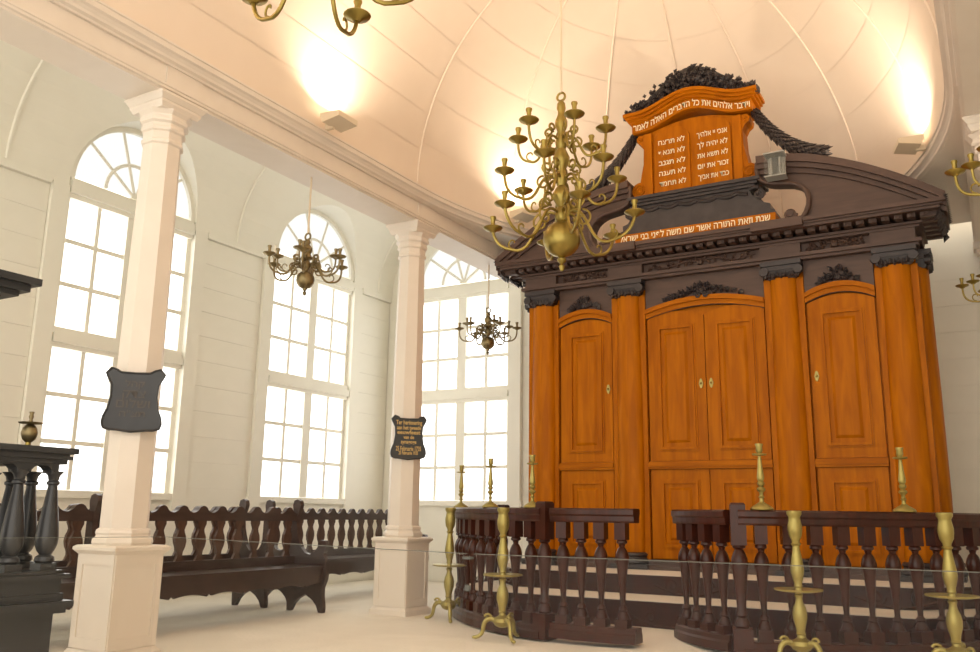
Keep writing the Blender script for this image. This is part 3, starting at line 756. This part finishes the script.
def make_stand(label):
    t = thing('candle_stand', label, 'candle stand', group='brass floor candle stands')
    MB().lathe([(0, .09), (.03, .095), (.06, .11), (.078, .14), (.07, .165), (.04, .18), (.028, .19), (.026, .205), (.036, .215), (.028, .225), (.034, .26), (.048, .31), (.05, .35), (.042, .39), (.028, .42), (.022, .45), (.032, .47), (.022, .48), (.024, .495), (0, .495)], 16).build('lower_stem', 'brass_pale', t, True)
    MB().lathe([(0, .49), (.03, .49), (.12, .492), (.162, .50), (.165, .508), (.16, .512), (.12, .504), (.03, .502), (0, .502)], 28).build('tray', 'brass_pale', t, True)
    MB().lathe([(.024, .50), (.022, .52), (.03, .53), (.026, .545), (.036, .58), (.047, .63), (.045, .66), (.036, .72), (.026, .78), (.024, .80), (.036, .815), (.026, .825), (.028, .84), (.044, .87), (.05, .91), (.05, .94), (.042, .98), (.040, 1.0), (.052, 1.02), (.052, 1.04), (.04, 1.045), (.03, 1.04), (.028, .98), (0, .98)], 16).build('upper_stem', 'brass_pale', t, True)
    for k in range(3):
        p = bez((.04, 0, .13), (.10, 0, .19), (.15, 0, .15), (.155, 0, .09), 8)+bez((.155, 0, .09), (.16, 0, .03), (.19, 0, .02), (.225, 0, .012), 6)[1:]
        p = [(a, b, c) for a, b, c in p]
        lg = MB().tube(p, [.022-.008*i/len(p) for i in range(len(p))], 8).sphere(.228, 0, .014, .018, 8, 1.2, 1, .8)
        sp = spiral(.115, .165, .035, .010, PI*.1, PI*2.2, 10); lg.tube([(u, 0, v) for u, v in sp], .010, 6)
        o = lg.build('leg', 'brass_pale', t, True); o.rotation_euler = (0, 0, k*2*PI/3-.9)
    return t
sd = make_stand('brass floor candle stand farthest left, beside the white column pedestal'); sd.location = (-4.63, 7.25, 0)
for loc, rz, lab in (((-3.585, 6.43, 0), .25, 'brass floor candle stand in front of the closed gate post'), ((-1.275, 6.52, 0), .4, 'brass floor candle stand right of the open gate'), ((-.335, 6.70, 0), .1, 'rightmost brass floor candle stand near the picture edge')):
    o = copy_tree(sd); o.location = loc; o.rotation_euler = (0, 0, rz); o['label'] = lab

# ------------------------------------------------------------------ chandeliers
def arm_mesh(r, dip, rise, th, r_in=.05):
    p = bez((r_in, 0, 0), (r_in+.30*r, 0, .10*r+.03), (r_in+.25*r, 0, -dip*1.35), (r*.72, 0, -dip), 12)+bez((r*.72, 0, -dip), (r*.98, 0, -dip*.9), (r, 0, -dip*.3), (r, 0, rise), 8)[1:]
    m = MB().tube(p, th, 7)
    sp = spiral(r_in+.13*r, .06*r+.055, .14*r*.75, .014, -PI*.6, PI*1.9, 18); m.tube([(u, 0, v) for u, v in sp], th*.85, 6)
    sp = spiral(r_in+.20*r, -dip*.25, .13*r, .014, PI*.5, -PI*1.6, 16); m.tube([(u, 0, v) for u, v in sp], th*.75, 6)
    sp = spiral(r*.70, -dip+.05, .045, .008, -PI*.5, PI*1.0, 10); m.tube([(u, 0, v) for u, v in sp], th*.6, 6)
    return m
def pan_mesh(r, z, k): return MB().lathe([(0, -.012*k), (.018*k, -.012*k), (.03*k, 0), (.062*k, .012*k), (.07*k, .022*k), (.066*k, .026*k), (.03*k, .014*k), (0, .014*k)], 16, r, 0, z)
def socket_mesh(r, z, k): return MB().lathe([(0, .01*k), (.015*k, .012*k), (.021*k, .03*k), (.015*k, .05*k), (.017*k, .08*k), (.023*k, .095*k), (.021*k, .105*k), (.012*k, .105*k), (0, .08*k)], 12, r, 0, z)
def make_chandelier(name, label, body, tiers, m, rod_top, ring_z, k, group, rod_m='fixture'):
    t = thing(name, label, 'chandelier', group=group)
    MB().lathe(body, 20).build('body', m, t, True)
    MB().tube([(.032*math.cos(a), 0, ring_z+.032*math.sin(a)) for a in [2*PI*i/14 for i in range(15)]], .009, 6).build('ring', m, t, True)
    MB().tube([(0, 0, ring_z+.03), (0, 0, rod_top)], .009, 8).build('rod', rod_m, t)
    for (z, r, n, ph, dip, rise, th) in tiers:
        am = arm_mesh(r, dip, rise, th).mesh('arm', m, True); pm = pan_mesh(r, rise, k).mesh('drip_pan', m, True); sm = socket_mesh(r, rise, k).mesh('candle_socket', m, True)
        for i in range(n):
            a = link('arm', am, t, (0, 0, z), (0, 0, ph+2*PI*i/n))
            link('drip_pan', pm, a); link('candle_socket', sm, a)
    return t
BIGB = [(0, -.24), (.012, -.235), (.022, -.20), (.012, -.185), (.03, -.165), (.034, -.15), (.02, -.14), (.03, -.13)]
BIGB += [(.135*math.cos(a), .132*math.sin(a)) for a in [-PI*.42+i*PI*.84/10 for i in range(11)]]
BIGB += [(.04, .135), (.05, .16), (.05, .19), (.04, .22), (.03, .24), (.045, .27), (.064, .31), (.066, .34), (.045, .38), (.032, .40), (.04, .43), (.05, .46), (.036, .50), (.035, .54), (.058, .58), (.062, .62), (.045, .66), (.032, .69), (.042, .72), (.045, .75), (.03, .79), (.03, .83), (.046, .87), (.046, .91), (.03, .95), (.024, .98), (.034, 1.01), (.030, 1.05), (.012, 1.075), (0, 1.08)]
TB = [(.20, .53, 6, .15, .24, -.08, .0115), (.46, .42, 6, .68, .17, .01, .011), (.76, .33, 6, .2, .14, .03, .010)]
ch = make_chandelier('nave_chandelier', 'large three-tier polished brass chandelier hanging before the ark', BIGB, TB, 'brass', 3.90, 1.105, 1.05, 'large nave chandeliers')
ch.location = (-2.54, 5.37, 2.92)
c2 = copy_tree(ch); c2.location = (-2.55, 2.70, 3.42); c2.rotation_euler = (0, 0, .67); c2['label'] = 'brass chandelier at the top edge showing only its lowest candle pans'
for o in c2.children:
    if o.name.startswith('rod'): o.scale = (1, 1, .9)
    if o.name.startswith('body'): o.scale = (.7, .7, .75); o.location.z = .12
SMB = [(0, -.17), (.012, -.165), (.02, -.14), (.01, -.125), (.02, -.115)]
SMB += [(.085*math.cos(a), .085*math.sin(a)-.02) for a in [-PI*.42+i*PI*.84/8 for i in range(9)]]
SMB += [(.024, .07), (.035, .09), (.045, .12), (.035, .15), (.024, .165), (.05, .18), (.056, .19), (.05, .20), (.035, .23), (.05, .26), (.045, .29), (.022, .32), (.03, .34), (.018, .365), (0, .37)]
TS = [(.10, .36, 6, .12, .10, .05, .009), (.13, .27, 4, .5, .07, .06, .008)]
s1 = make_chandelier('small_chandelier', 'small aged brass chandelier hanging between the two white columns', SMB, TS, 'brass_old', .98, .395, .85, 'small chandeliers under the beams')
s1.location = (XL, 5.77, 3.08)
for loc, rz, lab in (((XL, 9.10, 3.08), .3, 'small aged brass chandelier hanging in front of the end window'), ((XR+.09, 5.77, 2.93), .927, 'brass chandelier at the right edge with its pan beside the cornice'), ((XR+.02, 9.10, 3.0), .927, 'small brass chandelier at the right edge, in front of the boarded wall')):
    o = copy_tree(s1); o.location = loc; o.rotation_euler = (0, 0, rz); o['label'] = lab
    if loc[0] > -1:
        for a in o.children:
            for q_ in list(a.children)+[a]:
                if q_.data and q_.name[:3] != 'rod':
                    q_.material_slots[0].link = 'OBJECT'; q_.material_slots[0].material = M['brass']
a = [c for c in s1.children if c.name.startswith('arm')]
best = min(a, key=lambda o: abs(((o.rotation_euler.z-3.2+PI) % (2*PI))-PI))
MB().lathe([(.009, .05), (.008, .20), (0, .205)], 8, .36, 0, .05).build('candle', 'wax', best, True)

# ------------------------------------------------------------------ uplights on the cornice
def uplight(label, loc, rz):
    t = thing('uplight', label, 'uplight', loc, rz, 'uplights on the nave cornice')    # local +x faces the ceiling wall
    bdy = MB().prism([(-.12, -.03), (.07, -.055), (.10, .0), (.10, .035), (-.12, .02)], -.13, .13, 'xz')
    bdy.build('housing', 'fixture', t)
    MB().prism([(-.10, .0225), (.08, .0335), (.08, .0385), (-.10, .0275)], -.11, .11, 'xz').build('lens', 'lamp', t)
    MB().box(.05, .13, -.02, .02, -.07, -.02).build('bracket', 'fixture', t)
    ld = bpy.data.lights.new('uplight_lamp', 'AREA'); ld.shape = 'RECTANGLE'; ld.size = .15; ld.size_y = .2
    ld.energy = UP_POWER; ld.color = (1, .83, .64); ld.spread = math.radians(150)
    lo = bpy.data.objects.new('lamp_glow', ld); C.objects.link(lo); lo.parent = t; lo.location = (0, 0, .06); lo.rotation_euler = (PI, math.radians(-18), 0)
    return t
uplight('box uplight on the left cornice, nearest the camera', (-4.86, 5.57, 4.45), PI)
x, y, nx, ny = ell(PI*.853); uplight('box uplight on the cornice behind the large chandelier', (x+nx*.2, y+ny*.2, 4.47), math.atan2(-ny, -nx))
x, y, nx, ny = ell(PI*.118); uplight('box uplight on the right cornice above the ark pediment', (-.42, 8.50, 4.43), math.atan2(-ny, -nx))
uplight('box uplight on the right cornice, above the picture frame', (-.24, 5.59, 4.47), 0)  # out-of-view repeat of the left uplight, added because the room needs light
uplight('box uplight on the left cornice, beyond the left picture edge', (-4.86, 2.4, 4.47), PI)  # unseen lamp, added to brighten the near end of the nave
uplight('box uplight on the right cornice, over the visitors', (-.24, 2.4, 4.47), 0)  # its opposite on the right, likewise added out of view for light

# ------------------------------------------------------------------ emergency light on the pediment
el = thing('emergency_light', 'small clear box lamp fixed to the right half of the pediment', 'lamp', (XC+.91, YF-.45, 4.33))
MB().prism([(-.095, -.07), (.095, -.07), (.095, .03), (.05, .07), (-.05, .07), (-.095, .03)], .0, .23, 'xy').build('cover', 'clear', el)
MB().box(-.085, .085, .07, .085, .0, .23).build('back_plate', 'greyplastic', el)
MB().box(-.10, .10, -.075, .075, .23, .245).build('cap', 'greyplastic', el)
MB().box(-.10, .10, -.075, .075, -.012, .0).build('bottom_cap', 'greyplastic', el)
for xx in (-.04, .04): MB().lathe([(.01, .02), (.01, .21)], 8, xx, 0, 0).build('tube', 'greyplastic', el, True)

# ------------------------------------------------------------------ benches (run along y, facing +x)
def bench_end_poly():
    # (x, z): x=0 at the back, .45 at the front
    return [(.0, .0), (.045, .0), (.085, .07), (.14, .12), (.20, .15), (.235, .17), (.27, .15), (.33, .12), (.385, .07), (.42, .0), (.47, .0), (.475, .06), (.455, .16), (.455, .24), (.49, .32), (.50, .40), (.485, .50), (.445, .575), (.475, .61), (.485, .66), (.46, .70), (.41, .705), (.375, .68), (.37, .64), (.335, .59), (.27, .56), (.20, .575), (.145, .63), (.105, .72), (.08, .80), (.07, .88), (.08, .95), (.10, 1.0), (.115, 1.05), (.10, 1.095), (.06, 1.11), (.02, 1.095), (.005, 1.05), (.015, .99), (-.005, .95), (-.01, .6), (-.01, .18)]
def splat_poly(h):
    R_ = [(.055, 0), (.06, .04), (.045, .07), (.03, .10), (.035, .14), (.06, .19), (.07, .24), (.062, .29), (.042, .33), (.034, .36), (.045, .39), (.06, .42), (.06, .46)]
    R_ = [(u*.85, v*h/.46) for u, v in R_]
    return R_+[(-u, v) for u, v in R_[::-1]]
SPM = MB().prism(splat_poly(.40), -.014, .014, 'yz').mesh('back_splat', 'benchred')
ENDM = MB().prism(bench_end_poly(), -.025, .025, 'xz').mesh('end_panel', 'bench')
def bench(label, xb, y0_, y1_, pitch=.235):
    L = y1_-y0_; t = thing('bench', label, 'bench', (xb, y0_, 0), 0, 'dark wooden benches in the aisle')
    for y in (.025, L-.025): link('end_panel', ENDM, t, (0, y, 0))
    MB().box(.04, .46, .04, L-.04, .42, .455).build('seat', 'bench', t)
    n = int(L/.02); ap = [(.05+(L-.1)*i/n, .26+.028*abs(math.sin(i/n*PI*L/.42))+(.022 if (i/n*L/.42) % 1 < .06 else 0)) for i in range(n+1)]
    MB().prism(ap+[(L-.05, .43), (.05, .43)], .425, .45, 'yz').build('apron', 'bench', t)
    MB().box(.03, .07, .04, L-.04, .455, .54).build('lower_back_rail', 'bench', t)
    k = max(2, round((L-.1)/pitch)); p = (L-.1)/k
    top = []
    for i in range(k*12+1):
        u = i/12; f_ = (u % 1)
        top.append((.05+u*p, 
            .965+.05*max(0, math.sin(PI*f_))**2.2+(.012 if .3 < f_ < .7 else 0)))
    MB().prism([(.05, .89), (L-.05, .89)]+top[::-1], .025, .07, 'yz').build('top_rail', 'bench', t)
    for i in range(k): link('back_splat', SPM, t, (.05, .05+(i+.5)*p, .50))
    return t
bench('front dark bench between the two white columns', -6.42, 4.66, 7.03)
bench('dark bench left of the nearest column, behind the reading platform', -6.42, 2.15, 4.64)
bench('dark bench in the rear row, behind the bench between the columns', -7.20, 2.20, 7.03)
bench('dark bench under the middle window, running back to the end wall', -7.20, 7.38, 9.98, .20)

# ------------------------------------------------------------------ reading platform at the left edge
TX = -3.58
tv = thing('reading_platform', 'black wooden reading platform with turned columns and canopy at the left edge', 'platform', (TX, 0, 0))
YE2 = 2.36
def tier(m, x1, y1, z0, z1): return m.box(-1.1, x1, .9, y1, z0, z1)
b = MB(); tier(b, .05, YE2+.05, .0, .56); tier(b, .09, YE2+.08, .56, .585); tier(b, .11, YE2+.10, .585, .61); tier(b, .075, YE2+.07, .61, .64); tier(b, .065, YE2+.06, .64, .70); tier(b, .09, YE2+.085, .70, .72); tier(b, .07, YE2+.065, .72, .735)
b.build('base', 'black', tv)
def tcol():
    m = MB().box(-.045, .045, -.045, .045, .735, .765)
    m.lathe([(.04, .765), (.05, .775), (.046, .79), (.028, .80), (.042, .815), (.054, .84), (.057, .87), (.053, .91), (.043, .97), (.032, 1.03), (.025, 1.075), (.024, 1.09), (.033, 1.095), (.033, 1.105), (.025, 1.11), (.03, 1.13), (.05, 1.15)], 14)
    m.v = [(a*.82, b*.82, c) for a, b, c in m.v]
    return m.mesh('turned_column', 'black', True)
TCM = tcol()
for i in range(8): link('turned_column', TCM, tv, (.02, YE2-.155*i, 0))
for i in range(1, 6): link('turned_column', TCM, tv, (.02-.155*i, YE2, 0))
ar = MB()
sp = .155
for i in range(7):                                      # small arches between the columns
    yc = YE2-sp*(i+.5); n = 8
    ar.prism([(yc-sp/2, 1.185), (yc-sp/2, 1.145)]+[(yc-.05*math.cos(PI*j/n), 1.14+.035*math.sin(PI*j/n)) for j in range(n+1)]+[(yc+sp/2, 1.145), (yc+sp/2, 1.185)], -.02, .05, 'yz')
ar.build('arcade', 'black', tv)
b = MB(); tier(b, .06, YE2+.03, 1.18, 1.20); tier(b, .075, YE2+.045, 1.20, 1.215); tier(b, .065, YE2+.035, 1.215, 1.225); tier(b, .09, YE2+.06, 1.225, 1.25)
b.build('top_ledge', 'black', tv)
b = MB(); b.box(-1.0, .02, .6, 2.10, 1.88, 1.90).box(-1.0, .05, .6, 2.13, 1.90, 1.93).box(-1.0, .08, .6, 2.16, 1.93, 1.96).build('canopy', 'black', tv)
MB().box(-.95, -.03, .65, 2.05, 1.872, 1.881).build('canopy_soffit', 'umber', tv)
MB().lathe([(.05, 1.225), (.05, 1.26), (.035, 1.29), (.045, 1.5), (.035, 1.8), (.05, 1.86), (.05, 1.89)], 12, -.10, 1.12, .0).build('canopy_post', 'black', tv, True)
ur = thing('urn_candlestick', 'round-bodied brass candle holder standing on the reading platform ledge', 'candlestick', (TX-.07, 2.28, 1.2505))
ur.scale = (.66, .66, .72)
MB().lathe([(0, 0), (.03, 0), (.032, .008), (.018, .016), (.016, .03), (.022, .034)], 14).build('foot', 'brass', ur, True)
MB().lathe([(.022, .034), (.04, .05), (.05, .075), (.051, .09), (.045, .115), (.03, .133), (.02, .14)], 18).build('bowl', 'brass_old', ur, True)
MB().lathe([(0, .139), (.02, .14), (.07, .144), (.076, .152), (.02, .15), (0, .15)], 20).build('drip_pan', 'brass_old', ur, True)
MB().lathe([(.014, .15), (.010, .17), (.016, .185), (.012, .20), (.017, .215), (.012, .217), (0, .20)], 12).build('candle_socket', 'brass_old', ur, True)

# ------------------------------------------------------------------ glass barrier
def pane(label, a, b_, h):
    a = Vector((a[0], a[1], 0)); b_ = Vector((b_[0], b_[1], 0)); L = (b_-a).length; rz = math.atan2(b_.y-a.y, b_.x-a.x)
    t = thing('glass_barrier', label, 'glass barrier', tuple(a), rz, 'clear glass barrier panels')
    MB().box(.012, L-.012, -.005, .005, 0, h-.0015).build('glass_sheet', 'glass', t)
    MB().box(.012, L-.012, -.005, .005, h-.0015, h).build('polished_edge', 'gedge', t)
    return t
GH = .90
G = [(-2.9, 1.35), (-2.62, 2.19), (-1.158, 1.907), (.9, 2.08)]
pane('clear glass barrier panel on the left, before the reading platform', G[0], G[1], GH)
pane('clear glass barrier panel across the benches and first column', G[1], G[2], GH)
pane('clear glass barrier panel in front of the balustrade and candle stands', G[2], G[3], GH)
cl = thing('glass_clamp', 'small steel clamp joining two glass panels at the seam', 'clamp', (G[2][0], G[2][1], GH-.02))
MB().box(-.016, .006, -.009, .009, .006, .012).build('clamp_plate', 'steel', cl); MB().lathe([(0, -.07), (.008, -.068), (.008, -.056), (0, -.054)], 8, 0, -.008, 0).build('clamp_bolt', 'steel', cl)
